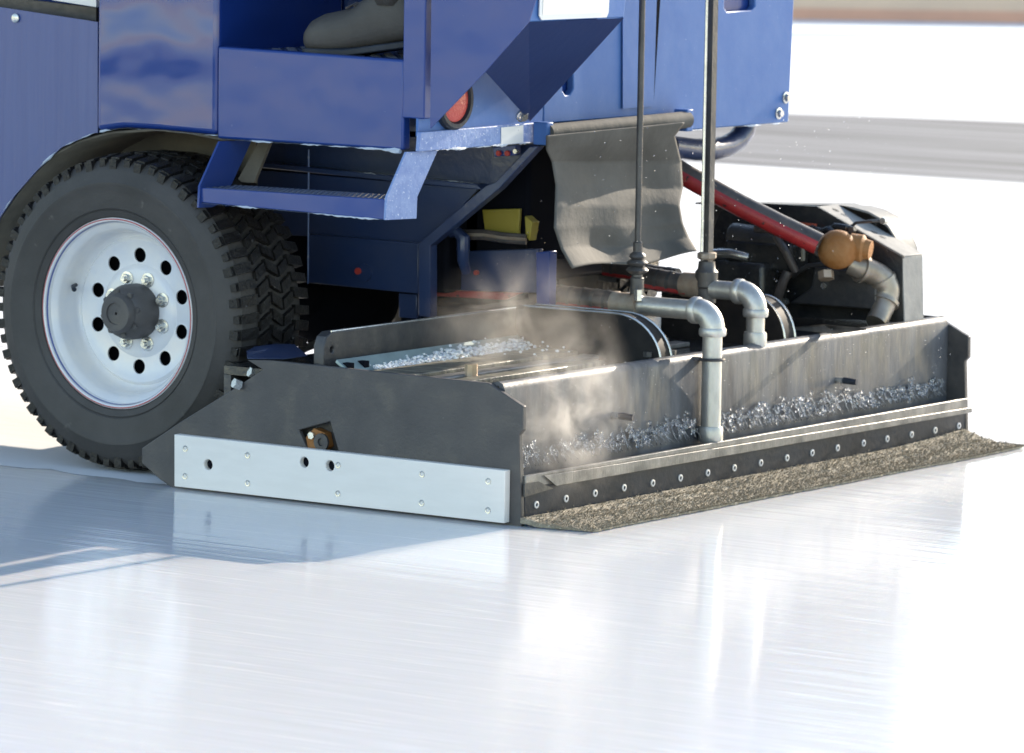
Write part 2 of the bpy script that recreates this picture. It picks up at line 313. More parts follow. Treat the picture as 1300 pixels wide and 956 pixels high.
# deck
DZ=.295
MB().box(-.85,-.102,.0145,1.994,DZ-.02,DZ).build('deck','wet_black',root)
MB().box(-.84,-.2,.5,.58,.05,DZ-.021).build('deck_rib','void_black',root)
MB().box(-.85,-.83,.0145,1.994,.03,DZ-.021).build('front_wall','dark_steel',root)
# long upright blade board and angle strip
p0=S(411,466,.03);X0=p0.x
bd=MB();z0=DZ;zt=R(425,421,X0).z
bd.prism([(X0,.03,z0),(X0,.03,zt-.03),(X0,.04,zt-.01),(X0,.06,zt),(X0,.95,zt),(X0,.95,z0)],(-.03,0,0));bd=bd.build('blade_board','dark_steel',root,bevel=.003)
c=MB().cyl(R(421.5,444,X0)-V((.1,0,0)),(1,0,0),.007,.3);cut(bd,c)
MB().tube([(X0-.002,.06,zt+.001),(X0-.002,.95,zt+.001)],.0025,8).build('edge_strip','bright_steel',bd)
an=MB();xa=X0+.05
an.prism([(xa-.012,.022,DZ+.03),(xa+.03,.022,DZ+.004),(xa+.034,.022,DZ+.008),(xa-.008,.022,DZ+.037)],(0,1.2,0));an.build('angle_strip','cyan_angle',root,bevel=.001)
for x,y in ((441.5,457.5),(460.5,455)):
    p=R(x,y,xa+.012);MB().box(p.x-.008,p.x+.012,p.y-.009,p.y+.009,DZ+.012,DZ+.03).build('slot','void_black',root)
MB().box(xa+.08,xa+.2,.02,1.1,DZ+.0005,DZ+.018).build('deck_plank','deck_wood',root,bevel=.003)
MB().box(xa+.215,xa+.26,.02,1.1,DZ+.0005,DZ+.012).build('deck_plank','lip_steel',root,bevel=.003)
MB().box(xa+.30,xa+.345,.02,.6,DZ+.0005,DZ+.014).build('deck_plank','deck_wood',root,bevel=.003)
p=G(598,482,DZ);q=MB();q.cyl((p.x,p.y,DZ),(0,0,1),.026,.006,20);q.cyl((p.x,p.y,DZ+.006),(0,0,1),.0155,.03,8);q.build('deck_bolt','brass',root)
p=G(582,462,DZ);MB().cyl((p.x,p.y,DZ+.003),(0,0,1),.012,.02,6).build('deck_bolt','bright_steel',root)
# snow lying on the deck
q=MB()
for k in range(2600):
    y=random.uniform(.1,1.05);w=.35+.65*min(1,(y-.08)*3);x=xa+.045+random.gauss(0,.02)*w
    if y>.5 and random.random()<.12: x=random.uniform(xa,xa+.2)
    q.ball((x,y,DZ+.012+abs(random.gauss(0,.009))*w),random.uniform(.0012,.0052)*w+.0006,1,(1,random.uniform(.7,1.3),random.uniform(.6,1)))
tag(q.build('snow_heap','snow'),'loose wet snow lying along the pale strip on the conditioner deck','snow',kind='stuff')
# rounded auger hoods (black, bright edges)
def hood(y0,y1,xf,zt_,xr=-.112,r=.13):
    prof=[(xf,DZ-.001),(xf,zt_)]
    ctr=(xr-r,zt_-r);zb=DZ
    for i in range(11):
        a_=math.radians(90-90*i/10);prof.append((ctr[0]+r*math.cos(a_),zt_-(zt_-zb)*(1-math.sin(a_))))
    h=MB().prism([(x,y0,z) for x,z in prof],(0,y1-y0,0)).build('auger_hood','hood_black',root,ang=40)
    for y in (y0,y1): MB().tube([(x,y,z+.001) for x,z in prof[1:]],.003,8).build('hood_edge','bright_steel',h)
hood(.700,.747,-.48,S(765,397,.7).z,-.09);hood(1.254,1.302,-.45,S(970,378,1.254).z,-.09,r=.09)
# cover plates behind, upright black auger housing
MB().box(-.54,-.51,.75,1.25,DZ,.40).build('housing_plate','wet_black',root,bevel=.004)
# --- pipes
def pipe_run(pts,r,m,name='pipe',parent=root,n=20): return MB().tube(pts,r,n).build(name,m,parent,ang=50)
def collar(mbx,c,ax,r,w): mbx.tube([V(c)-V(ax)*w/2,V(c)-V(ax)*w*.3,V(c)+V(ax)*w*.3,V(c)+V(ax)*w/2],[r*.93,r,r,r*.93],24)
def downpipe(Y,Xe,zh,xl,zb,r=.0235,m='galvanised'):
    R_=.042
    h=pipe_run([(xl,Y,zh),(Xe-R_,Y,zh)],r,m,'pipe')
    e=MB();e.tube([V((Xe-R_-.012,Y,zh))]+arc((Xe-R_,Y,zh-R_),(0,0,1),(1,0,0),R_,0,90,10)+[V((Xe,Y,zh-R_-.012))],r*1.22,24)
    collar(e,(Xe-R_-.006,Y,zh),(1,0,0),r*1.38,.02);collar(e,(Xe,Y,zh-R_-.006),(0,0,1),r*1.38,.02)
    e.build('elbow',m,root,ang=60)
    d_=pipe_run([(Xe,Y,zh-R_-.01),(Xe,Y,zb)],r,m,'downpipe')
    b_=MB();collar(b_,(Xe,Y,zb+.02),(0,0,1),r*1.25,.036);b_.build('pipe_foot',m,root,ang=60)
    return d_
pe=R(905,404,-.03);Y1=pe.y;zh1=R(893,391,-.075).z
zh1=S(850,391,Y1).z
downpipe(Y1,-.03,zh1,S(813,388,Y1).x,.108)
Y2=1.115;zh2=S(925,369,Y2).z
downpipe(Y2,-.09,zh2,S(905,366,Y2).x,DZ+.01,.0225)
# clamp around first down pipe
p=S(905,456,Y1);q=MB();q.tube(arc((-.03,Y1,p.z),(1,0,0),(0,1,0),.028,0,360,16),.004,6,False);q.tube([(-.034-.02,Y1-.02,p.z),(-.10,Y1-.07,p.z+.004),(-.12,Y1-.13,p.z+.004)],.005,8)
q.build('pipe_clamp','dark_steel',root)
for dx,dy in ((-.12,-.13),(-.10,-.06)): MB().cyl((-.005+dx,Y1+dy,.314),(0,0,1),.012,.012,6).build('bolt','dark_steel',root)
# feeding hoses, fittings, sleeves
def ringed(p0,p1,r,m,name,k=6,band='red_rubber'):
    p0=V(p0);p1=V(p1);t=(p1-p0).normalized();o=pipe_run([p0,p1],r,m,name)
    q=MB();side=V((0,-1,0));lo=(side*.75+V((0,0,-.66)))
    q.tube([p0+lo*r*.72,p1+lo*r*.72],r*.38,8);q.build('stripe',band,o)
    for i in range(k):
        q=MB();q.tube([p0.lerp(p1,(i+.5)/k)-t*.004,p0.lerp(p1,(i+.5)/k)+t*.004],r*1.05,18);q.build('hose_ring','dark_steel',o)
    return o
xA=S(780,384,Y1).x
ringed((S(690,374,Y1).x,Y1,S(690,374,Y1).z),(xA,Y1,S(780,384,Y1).z),.027,'hose_rubber','water_hose')
q=MB();a=V((xA,Y1,zh1));q.tube([a,a+V((.01,0,0)),a+V((.012,0,0)),a+V((.058,0,0)),a+V((.06,0,0)),a+V((.075,0,0))],[.03,.03,.028,.028,.033,.033],24);q.build('tee_fitting','rusty_pipe',root,ang=50)
xB=S(880,365,Y2).x
ringed((S(815,352,Y2).x,Y2,S(815,352,Y2).z),(xB-.01,Y2,S(870,362,Y2).z),.027,'hose_rubber','water_hose',4)
ringed((S(770,340,1.25).x,1.25,S(770,340,1.25).z),(S(860,352,1.25).x,1.25,S(860,352,1.25).z),.022,'hose_rubber','water_hose',4)
q=MB();q.tube([S(868,361,Y2),S(893,363,Y2)],.03,24);q.build('tee_fitting','rusty_pipe',root)
# valve rods (poles)
def rod(xp,yb,Y,r,top,m='dark_steel'):
    p=S(xp,yb,Y);return MB().tube([p,(p.x,Y,top)],r,12).build('valve_rod',m,root)
rod(809,345,Y1,.0078,1.95);pb=S(809,345,Y1)
q=MB();zz=pb.z-.02
for (h,r_) in ((.0,.012),(.014,.024),(.028,.014),(.036,.026),(.05,.016),(.058,.022),(.07,.010),(.1,.010)): pass
prof=[(.0165,-.05),(.0165,.015),(.013,.018),(.013,.024),(.022,.028),(.027,.034),(.022,.040),(.015,.043),(.024,.048),(.026,.052),(.02,.058),(.014,.06),(.02,.066),(.018,.072),(.011,.078),(.011,.10),(.006,.104)]
q.lathe((pb.x,Y1,pb.z-.03),(0,0,1),prof,24);q.build('valve_stem','dark_steel',root)
MB().lathe((pb.x,Y1,pb.z-.068),(0,0,1),[(.0,-.02),(.02,-.02),(.02,.012),(.0,.012)],4).build('stem_block','rusty_pipe',root)
MB().cyl((pb.x+.018,Y1-.02,pb.z-.066),(0,0,1),.011,.026,6).build('bolt','bright_steel',root)
p=S(897,345,Y2);ro=.0155
q=MB().tube([(p.x,Y2,p.z),(p.x,Y2,1.95)],ro,4);q.build('valve_rod','dark_steel',root)
q=MB().tube([(p.x+.0,Y2-.0235,p.z+.05),(p.x,Y2-.0235,1.95)],.004,8);q.build('rod_rail','bright_steel',root)
MB().lathe((p.x,Y2,p.z-.075),(0,0,1),[(0,0),(.024,0),(.024,.035),(.028,.04),(.028,.075),(.022,.082),(.02,.1),(0,.1)],16).build('valve_stem','dark_steel',root)
q=MB()
q.tube([(p.x,Y2,p.z+.03),(p.x,Y2,p.z+.034),(p.x,Y2,p.z+.045),(p.x,Y2,p.z+.048)],[.019,.024,.024,.019],8)
q.build('rod_nut','rusty_pipe',root)
# right-hand drive guard
Yg=1.80
def gp(x,y,Y=Yg): return S(x,y,Y)
out=[(902,415),(902,300),(915,268),(965,258),(1037,262),(1146,325),(1146,408)]
c0=[gp(x,y) for x,y in out];c0[0].z=DZ;c0[-1].z=.316
MB().prism(c0,(0,.008,0)).build('guard_panel','wet_black',root)
fl=[gp(1037,262),gp(1146,325),gp(1146,408)];fl[-1].z=.316
W_=V((0,.10,0));q=MB();q.prism([fl[0]-W_*0,fl[0]+W_,fl[1]+W_,fl[1]],(0.0,0,-.004));q.prism([fl[1]+V((.0,0,-.004)),fl[1]+W_+V((0,0,-.004)),V((fl[2].x+.006,Yg+.095,.316)),V((fl[2].x+.006,Yg,.316))],(-.004,0,0))
gf=q.build('guard_flange','guard_paint',root,bevel=.001)
for t_ in (.1,.2,.55,.65):
    p=fl[0].lerp(fl[1],t_)+V((0,.05,0));MB().cyl(p,(fl[1]-fl[0]).normalized().cross(V((0,-1,0))),.011,.007,6).build('bolt','bright_steel',gf)
Yh=Yg+.10
hp=[(905,257),(1060,260),(1085,260),(1106,261),(1124,266),(1139,274),(1150,285),(1158,298),(1164,313),(1167,326)]
hh=[S(x,y,1.985) for x,y in hp]
q=MB();q.prism(hh+[V((hh[-1].x,1.985,.316)),V((hh[0].x,1.985,.316))],(0,-.004,0));q.build('guard_end','dark_steel',root)
inn=[]
for k_,p_ in enumerate(hh):
    a_=hh[max(k_-1,0)];b_=hh[min(k_+1,len(hh)-1)];t_=(b_-a_).normalized();n_=V((-t_.z,0,t_.x));n_=n_ if n_.z<0 or n_.x<0 else -n_
    inn.append(p_+n_*.005)
q=MB()
W2=V((0,-.085,0))
for k_ in range(len(hh)-1):
    q.face([hh[k_],hh[k_+1],hh[k_+1]+W2,hh[k_]+W2]);q.face([inn[k_],inn[k_]+W2,inn[k_+1]+W2,inn[k_+1]]);q.face([hh[k_]+W2,hh[k_+1]+W2,inn[k_+1]+W2,inn[k_]+W2])
q.face([hh[-1],inn[-1],inn[-1]+W2,hh[-1]+W2])
bmesh.ops.remove_doubles(q.bm,verts=q.bm.verts,dist=.0003)
q.build('guard_top','guard_paint',root,ang=30)
MB().box(-.075,-.069,1.99,1.995,.1,.11).build('wall_clip','dark_steel',root)
# machinery inside the guard
MB().prism([S(1034,338,1.745),S(1112,348,1.745),S(1112,393,1.745),S(1002,385,1.745),S(1030,365,1.745)],(0,.05,0)).build('gearbox','dark_steel',root,bevel=.004)
MB().cyl(S(1046,363,1.745),(0,-1,0),.008,.004,12).build('bolt','bright_steel',root)
MB().cyl(S(930,300,1.74),(1,0,-.05),.035,.17,20).build('hydraulic_motor','dark_steel',root,bevel=.004)
MB().box(S(905,330,1.72).x,S(985,330,1.72).x,1.66,1.79,DZ+.02,.45).build('gearbox','wet_black',root,bevel=.012)
MB().box(S(925,300,1.72).x,S(1010,300,1.72).x,1.70,1.79,.43,.50).build('valve_block','wet_black',root,bevel=.008)
for xs,ys,xe,ye,r_,m_ in ((903,322,950,327,.012,'bright_steel'),(895,352,975,362,.009,'dark_steel'),(935,372,960,374,.010,'bright_steel'),(985,300,1010,345,.010,'hose_rubber'),(1000,345,985,385,.012,'hose_rubber'),(960,290,1000,300,.011,'hose_rubber')):
    MB().tube([S(xs,ys,1.68),S((xs+xe)/2,(ys+ye)/2-3,1.67),S(xe,ye,1.69)],r_,12).build('hydraulic_line',m_,root)
MB().prism([S(1006,281,1.79),S(1037,284,1.79),S(1037,297,1.79),S(1010,294,1.79)],(0,-.01,0)).build('warning_sticker','label_red',root)
MB().prism([S(992,306,1.76),S(1022,309,1.76),S(1022,331,1.76),S(993,329,1.76)],(0,-.01,0)).build('data_label','label_cream',root)
MB().prism([S(1000,418,1.4),S(1045,414,1.4),S(1100,419,1.4),S(1060,424,1.4)],(0,0,.004)).build('tool_tray','lip_steel',root)
# red striped hose to the valve
hA=R(840,205,-.60);hB=R(1040,310,-.22)
tv=(hB-hA).normalized();pts_=[hA+(hB-hA)*t_ for t_ in (0,.25,.5,.75,1)]
for k_,p_ in enumerate(pts_): p_.z-=.006*math.sin(math.pi*k_/4)
ho=MB().tube(pts_,.028,20).build('striped_hose','hose_rubber',root)
sdv=(V((.1,-.83,-.38))).normalized();MB().tube([p_+sdv*.0085 for p_ in pts_],.0232,16).build('stripe','red_rubber',ho)
sheen_dir=(V((.1,-.3,.95))).normalized();MB().tube([p_+sheen_dir*.0245 for p_ in pts_],.005,8).build('stripe','galvanised',ho)  # pale strip on top is a painted highlight of the hose
vc=R(1063,317,-.20);MB().ball(vc,.050,3,(1.05,.9,1)).build('valve_body','rust',root)
MB().cyl(vc+V((-.02,-.02,-.055)),(.3,-.3,-1),.02,.02,6).build('valve_plug','brass',root)
MB().tube([vc+V((.02,.03,.005)),vc+V((.05,.04,.002)),vc+V((.056,.042,.002)),vc+V((.07,.046,.0))],[.036,.036,.026,.024],20).build('valve_cap','rust',root)
rn=random.Random(12)
for k_ in range(16):
    xa_=rn.uniform(905,1120);ya_=rn.uniform(285,385);xb_=xa_+rn.uniform(20,80);yb_=ya_+rn.uniform(-25,30);Ya=rn.uniform(1.73,1.79)
    if xb_>1132: continue
    MB().tube([S(xa_,ya_,Ya),S(xa_*.7+xb_*.3,ya_*.7+yb_*.3-8,Ya-.015),S(xa_*.3+xb_*.7,ya_*.3+yb_*.7-4,Ya-.02),S(xb_,yb_,Ya)],rn.uniform(.004,.009),10).build('hydraulic_line',rn.choice(['hose_rubber','dark_steel','wet_black']),root)
    MB().cyl(S(xb_,yb_,Ya-.01),(0,-1,0),.009,.014,6).build('line_fitting',rn.choice(['dark_steel','bright_steel','brass']),root)
e=MB();pe_=[R(1080,334,-.18),R(1092,340,-.16),R(1106,345,-.145),R(1119,354,-.13),R(1126,367,-.12),R(1124,381,-.12),R(1118,398,-.12),R(1112,410,-.12)]

rr2=[.028,.030,.030,.033,.033,.032,.027,.027];pq_=[];rq_=[]
for i_ in range(7):
    a0_,a1_,a2_,a3_=pe_[max(i_-1,0)],pe_[i_],pe_[i_+1],pe_[min(i_+2,7)]
    for t_ in (0,.25,.5,.75):
        pq_.append(.5*((2*a1_)+(a2_-a0_)*t_+(2*a0_-5*a1_+4*a2_-a3_)*t_*t_+(3*a1_-a0_-3*a2_+a3_)*t_**3));rq_.append(rr2[i_]*(1-t_)+rr2[i_+1]*t_)
e.tube(pq_+[pe_[7]],rq_+[.027],24)
for i_ in (1,3,5): e.tube([pe_[i_],pe_[i_]+(pe_[i_+1]-pe_[i_]).normalized()*.01],.037,20)
e.build('elbow','bronze_pipe',root)
# --- wheel
WC=V((-1.418,.115,.405));RT=.405
wr=MB();ax=(0,1,0)
wr.lathe(WC,ax,[(.2435,.004),(.2435,-.004),(.240,-.007),(.235,-.004),(.229,.012),(.217,.02),(.212,.03),(.208,.050),(.203,.072),(.196,.084),(.190,.088),(.187,.084),(.182,.080),(.172,.084),(.160,.088),(.120,.090),(.112,.084),(.104,.081),(.0,.081),],96)
wh=wr.build('wheel','white_enamel',root,ang=30)
so=wh.modifiers.new('thick','SOLIDIFY');so.thickness=.004;so.offset=-1
# bake solidify then cut hand holes
dg=bpy.context.evaluated_depsgraph_get();me=bpy.data.meshes.new_from_object(wh.evaluated_get(dg));wh.modifiers.clear();wh.data=me
c=MB();a0=math.radians(18)
for k in range(10):
    a_=a0+2*math.pi*k/10;c.cyl(WC+V((math.cos(a_)*.143,.04,math.sin(a_)*.143)),(0,1,0),.019,.13,24)
cut(wh,c)
MB().cyl(WC+V((0,.135,0)),(0,1,0),.2,.01,48).build('brake_drum','void_black',wh)
MB().lathe(WC,ax,[(.2415,-.0062),(.2405,-.0072),(.2385,-.0068)],96).build('pinstripe','red_stripe',wh)
MB().lathe(WC,ax,[(.2325,-.0012),(.2315,.004)],96).build('pinstripe','blue_stripe',wh)
for k in range(8):
    a_=math.radians(22.5+45*k)
    p=WC+V((math.cos(a_)*.088,.081,math.sin(a_)*.088));q=MB();q.cyl(p,(0,-1,0),.0125,.014,6);q.lathe(p,(0,-1,0),[(.019,-.001),(.019,.003),(.01,.004)],16)
    q.cyl(p+V((0,-.014,0)),(0,-1,0),.0065,.008,12);q.build('lug_nut','bright_steel',wh)
q=MB();q.lathe(WC+V((0,.081,0)),(0,-1,0),[(.071,0),(.071,.04),(.066,.052),(.062,.064),(.052,.072),(.050,.085),(.044,.092),(.028,.092),(.027,.088),(.004,.088),(.003,.084)],48)
for k in range(8):
    a_=2*math.pi*k/8+.2;q.cyl(WC+V((math.cos(a_)*.055,.028,math.sin(a_)*.055)),(0,-1,0),.008,.02,6)
q.build('hub_cap','black_plastic',wh,ang=40)
p=WC+V((-.192,.068,.055));MB().tube([p,p+V((.006,-.02,-.002)),p+V((.022,-.034,-.008))],[.005,.005,.0065],10).build('valve_stem','black_rubber',wh)
ty=MB();Wt=.285
ty.lathe(WC,ax,[(.240,.006),(.247,-.006),(.262,-.012),(.264,-.010),(.268,-.014),(.300,-.021),(.325,-.022),(.328,-.0235),(.334,-.0235),(.337,-.021),(.36,-.015),(.380,.000),(.390,.012),(.394,.05),(.393,.13),(.392,.22),(.388,.248),(.375,.27),(.34,.288),(.28,.285),(.245,.27)],120)
tyre=ty.build('tyre','tyre_rubber',wh,ang=30)
tb=MB();NB=60
def blk(a0_,a1_,y0,y1,r0,r1,sk=0,r1b=None):
    vs=[]
    for (yy,rr,aa) in ((y0,r0,0),(y1,r0,sk),(y1,r1b or r1,sk),(y0,r1,0)):
        vs.append((yy,rr,aa))
    A=[WC+V((math.cos(a0_+aa)*rr,yy,math.sin(a0_+aa)*rr)) for yy,rr,aa in vs];B=[WC+V((math.cos(a1_+aa)*rr,yy,math.sin(a1_+aa)*rr)) for yy,rr,aa in vs]
    va=[tb.bm.verts.new(p) for p in A];vb=[tb.bm.verts.new(p) for p in B];f_=tb.bm.faces.new
    f_(va);f_(vb[::-1])
    for i in range(4): f_((va[i],vb[i],vb[(i+1)%4],va[(i+1)%4]))
da=2*math.pi/NB
for k in range(NB):
    a_=k*da
    w=.62 if k%2 else .54
    blk(a_,a_+da*w,.002,.062,.375,.3965,.01,.405)            # outer shoulder lug
    blk(a_+da*.02,a_+da*(w-.05),-.010 if k%2 else -.005,.004,.352,.392)      # sidewall biter
    blk(a_+da*.5,a_+da*.5+da*.6,.07,.112,.385,.4055,.05)
    blk(a_+da*.15,a_+da*.15+da*.62,.12,.158,.385,.406,-.05)
    blk(a_+da*.6,a_+da*.6+da*.6,.166,.206,.385,.4055,.05)
    blk(a_+da*.3,a_+da*.3+da*w,.214,.278,.375,.404,-.02,.398)
tb.build('tread','wet_tread',wh,bevel=0,ang=25)
KW=.935;NC_=S(150,396,.12);NC_.y=.118;NC_.z=.38
for o_ in [wh]+[x for x in bpy.data.objects if x.parent==wh]:
    for v_ in o_.data.vertices: v_.co=(v_.co-WC)*KW+NC_
WC=NC_
def copy_tree(o,parent,off):
    c_=o.copy();col.objects.link(c_);c_.parent=parent
    for ch in [x for x in bpy.data.objects if x.parent==o]: 
        d_=ch.copy();col.objects.link(d_);d_.parent=c_
    return c_
w2=copy_tree(wh,root,None);w2.rotation_euler=(0,0,math.pi);w2.location=(2*WC.x,2.02,0)
MB().tube([(WC.x,.2,.38),(WC.x,1.8,.38)],.06,16).build('axle','void_black',root)
MB().ball((WC.x,1.0,.38),.16,3).build('differential','void_black',root)
# --- body, side facing us
YB=.20
arch=[(0,276),(19,248),(47,216),(78,187),(119,169),(124,168.5)]
ap=[S(x,y,YB+.012) for x,y in arch]
bx=S(-40,400,YB+.012)
p_tl=S(0,9,YB+.012);p_tr=S(124,28,YB+.012)
sl=(p_tr.z-p_tl.z)/(p_tr.x-p_tl.x)
back=[V((-1.95,YB+.012,.36)),V((-1.88,YB+.012,.62))]
fp=[V((-4.0,YB+.012,p_tr.z+sl*(-4.0-p_tr.x))),V((-4.0,YB+.012,.36))]+[back[0]]+ap+[p_tr]
# smooth arch front part: circle from arch points to the ground side
fp=[V((-4.0,YB+.012,1.15)),V((-4.0,YB+.012,.36)),V((-1.75,YB+.012,.36)),V((-1.74,YB+.012,.44))]+ap+[p_tr,p_tl]
fe=MB().prism(fp,(0,.004,0)).build('fender_panel','blue_streaked',root)
rail([p+V((0,-.003,0)) for p in ap],.0025,.0015,seed=3).build('frost_trim','frost',fe)
for x,y in ((20,23),): MB().lathe(S(x,y,YB+.010),(0,-1,0),[(.011,0),(.011,.003),(.006,.005),(.001,.005)],16).build('rivet','bright_steel',fe)
# arch liner (curved sheet)
al=[(-3,290),(17,262),(40,232),(70,203),(100,187),(140,176),(200,172),(240,176),(285,185)]
q=MB();ls=[S(x,y-9,YB+.02) for x,y in al];ls=[V((-1.76,YB+.02,.40))]+ls
prev=None
for p in ls:
    a_=q.bm.verts.new(p);b_=q.bm.verts.new(p+V((0,.34,0)))
    if prev: q.bm.faces.new((prev[0],a_,b_,prev[1]))
    prev=(a_,b_)
o_=q.build('arch_liner','arch_liner',root,ang=60);sd=o_.modifiers.new('thick','SOLIDIFY');sd.thickness=.006
q=MB();q.box(-1.85,-1.12,.48,.49,.42,.95).build('inner_arch_wall','arch_liner',root)
# centre pillar panel
cp_=[S(123,-30,YB),S(277,-30,YB),S(277,172,YB),S(240,168,YB),S(201,165,YB),S(157,162.5,YB),S(123,167,YB)]
cp_[0].z=cp_[1].z=1.75
cx0,cx1=cp_[0].x,cp_[1].x
cp_=[V((cx0,YB,1.75)),V((cx1,YB,1.75)),V((cx1,YB,S(277,172,YB).z)),S(240,169,YB),S(201,165,YB),S(157,162.5,YB),V((cx0,YB,S(123,167,YB).z))]
o_=MB().prism(cp_,(0,.5,0)).build('pillar_panel','blue_wavy',root,bevel=.014,segs=4)
rail([p+V((0,.006,-.001)) for p in cp_[2:]],.002,.0015,seed=5).build('frost_trim','frost',o_)
# hood behind pillar at left top
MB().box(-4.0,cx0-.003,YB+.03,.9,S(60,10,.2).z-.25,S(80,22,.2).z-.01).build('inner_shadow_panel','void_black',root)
q=MB().prism([S(-300,-40,.30),S(122,10,.30),S(122,60,.30),S(-300,60,.30)],(0,.02,0)).build('hood_seal','hose_rubber',root)
q=MB().prism([S(66,0,.28),S(122,9,.28),V((S(122,9,.28).x,.28,1.6)),V((S(66,0,.28).x,.28,1.6))],(0,.5,0)).build('hood_cover','white_enamel',root)
# cab platform box
zf=S(280,58,YB).z;zb_=S(280,175,YB).z
pf=[S(279,59,YB),S(531,77,YB),S(529,192,YB),S(279,176,YB)]
xl_,xr_=pf[0].x,pf[2].x
pf=[V((cx1+.001,YB,pf[0].z)),V((-.482,YB,S(531,77,YB).z)),V((-.482,YB,S(529,192,YB).z)),V((cx1+.001,YB,S(279,176,YB).z))]
o_=MB().prism(pf,(0,.03,0)).build('platform_front','blue_paint',root,bevel=.006,segs=3)
rail([pf[3]+V((0,.004,-.001)),pf[2]+V((0,.004,-.001))],.0018,.0016,seed=8).build('frost_trim','frost',o_)
# thicker ice crust near the rear corner
rail([pf[3].lerp(pf[2],.78)+V((0,.002,-.001)),pf[2]+V((0,.002,-.001))],.0035,.003,seed=9).build('frost_trim','frost',o_)
zfl=pf[0].z-.012
q=MB();q.box(cx1,-.486,YB+.031,.70,zfl-.03,zfl)
for i in range(26):
    for j in range(18):
        x=cx1+.03+i*.0235;y=YB+.05+j*.028;a_=.009 if (i+j)%2 else -.009
        q.prism([(x-.008,y-a_*.6-.002,zfl),(x-.008,y-a_*.6+.002,zfl),(x+.008,y+a_*.6+.002,zfl),(x+.008,y+a_*.6-.002,zfl)],(0,0,.003))
q.build('cab_floor','blue_chassis',root)
MB().box(cx1,-.486,.70,.71,zfl-.2,1.9).build('cab_wall','blue_chassis',root)
# rear wing of the cab side
wg=[S(546,163.5,YB-.004),S(616,91,YB-.004),S(671,28,YB-.004)]
wa=wg[2];wo=V((wa.x+.012,YB-.004,1.75));wl=wg[0].x
wp=[V((wl,YB-.004,wg[0].z)),wg[1],wg[2],V((S(680,0,YB-.004).x,YB-.004,S(680,0,YB-.004).z)),V((-.06,YB-.004,1.75)),V((wl-.005,YB-.004,1.75))]
MB().prism(wp,(0,.0035,0)).build('side_wing','blue_paint',root)
MB().box(wl-.02,-.486,YB+.0,YB+.028,S(546,163,YB).z+.02,1.75).build('wing_frame','blue_paint',root,bevel=.003)
# rear light panel (faces the rear)
XR=-.441
yE=R(690,170,XR).y
zp=R(560,190,XR).z
rp=[V((XR,YB+.001,zp+.035)),V((XR,yE-.005,R(688,158,XR).z)),V((XR,yE-.005,1.6)),V((XR,YB+.001,1.6))]
rl=MB().prism(rp,(-.006,0,0)).build('rear_light_panel','blue_rear_lit',root)
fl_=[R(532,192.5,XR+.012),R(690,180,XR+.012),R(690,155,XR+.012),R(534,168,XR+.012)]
o_=MB().prism(fl_,(-.011,0,0)).build('rear_flange','blue_worn_lit',root,bevel=.002)
rail([fl_[0]+V((.001,0,0)),fl_[1]+V((.001,0,0))],.0022,.002,seed=11).build('frost_trim','frost',o_)
MB().prism([R(636,162,XR+.013),R(664,159,XR+.013),R(664,181,XR+.013),R(636,184,XR+.013)],(.001,0,0)).build('worn_sticker','plate_white',root)
p=R(573,127,XR);q=MB().lathe(p,(1,0,0),[(.069,0),(.069,.012),(.064,.018),(.055,.018),(.051,.010)],40);tl=q.build('tail_light','black_rubber',root)
MB().lathe(p,(1,0,0),[(.053,.004),(.05,.012),(.03,.017),(.002,.018)],32).build('lens','lens_red',tl)
# overhanging box: underside and rear face with the white plate
A=wa;B=R(792,23,A.x);Cc=V((XR+.002,R(672,154,XR).y,R(672,154,XR).z));D=wg[1]
q=MB();q.face([A,D,Cc]);q.face([A,Cc,B]);us=q.build('overhang_underside','blue_shaded',root,recalc=False)  # darker blue carries the underside's shade in its colour
ytop=R(801,0,A.x).y
rf=[V((A.x,YB,A.z)),V((A.x,B.y,A.z)),V((A.x,ytop+.5*(ytop-B.y),1.36)),V((A.x,ytop+.6*(ytop-B.y),1.75)),V((A.x,YB,1.75))]
MB().prism(rf,(-.01,0,0)).build('overhang_rear','blue_rear_lit',root,bevel=.003)
MB().prism([V((A.x-.011,.7,1.25)),V((A.x-.011,.7,1.75)),V((XR,.8,1.75)),V((XR,.8,1.0))],(0,.006,0)).build('overhang_side','blue_paint',root)
q=MB();z1=1.5
pq=[R(683.5,25.5,A.x+.003),R(770,22.5,A.x+.003)];q.prism([pq[0]+V((0,.01,-.0)),pq[0]+V((0,0,.01)),V((A.x+.003,pq[0].y+.012,z1)),V((A.x+.003,pq[1].y+.03,z1)),pq[1]+V((0,.004,.012)),pq[1]+V((0,-.004,.001))],(.003,0,0));pw=q.build('plate_frame','plate_white',root)
q=MB();q.prism([pq[0]+V((.0035,.012,.012)),V((A.x+.0065,pq[0].y+.022,z1-.01)),V((A.x+.0065,pq[1].y+.018,z1-.01)),pq[1]+V((.0035,-.012,.012))],(.001,0,0));q.build('plate_face','white_plastic',pw)
for x,y in ((664,87),(663,147)):
    p=R(x,y,XR+.13 if y<100 else XR+.02);q=MB();q.lathe(p,(.8,-.3,-.4),[(.016,-.004),(.016,.002),(.012,.003)],20);q.cyl(p,(.8,-.3,-.4),.010,.012,6);q.build('bolt','bright_steel',root)
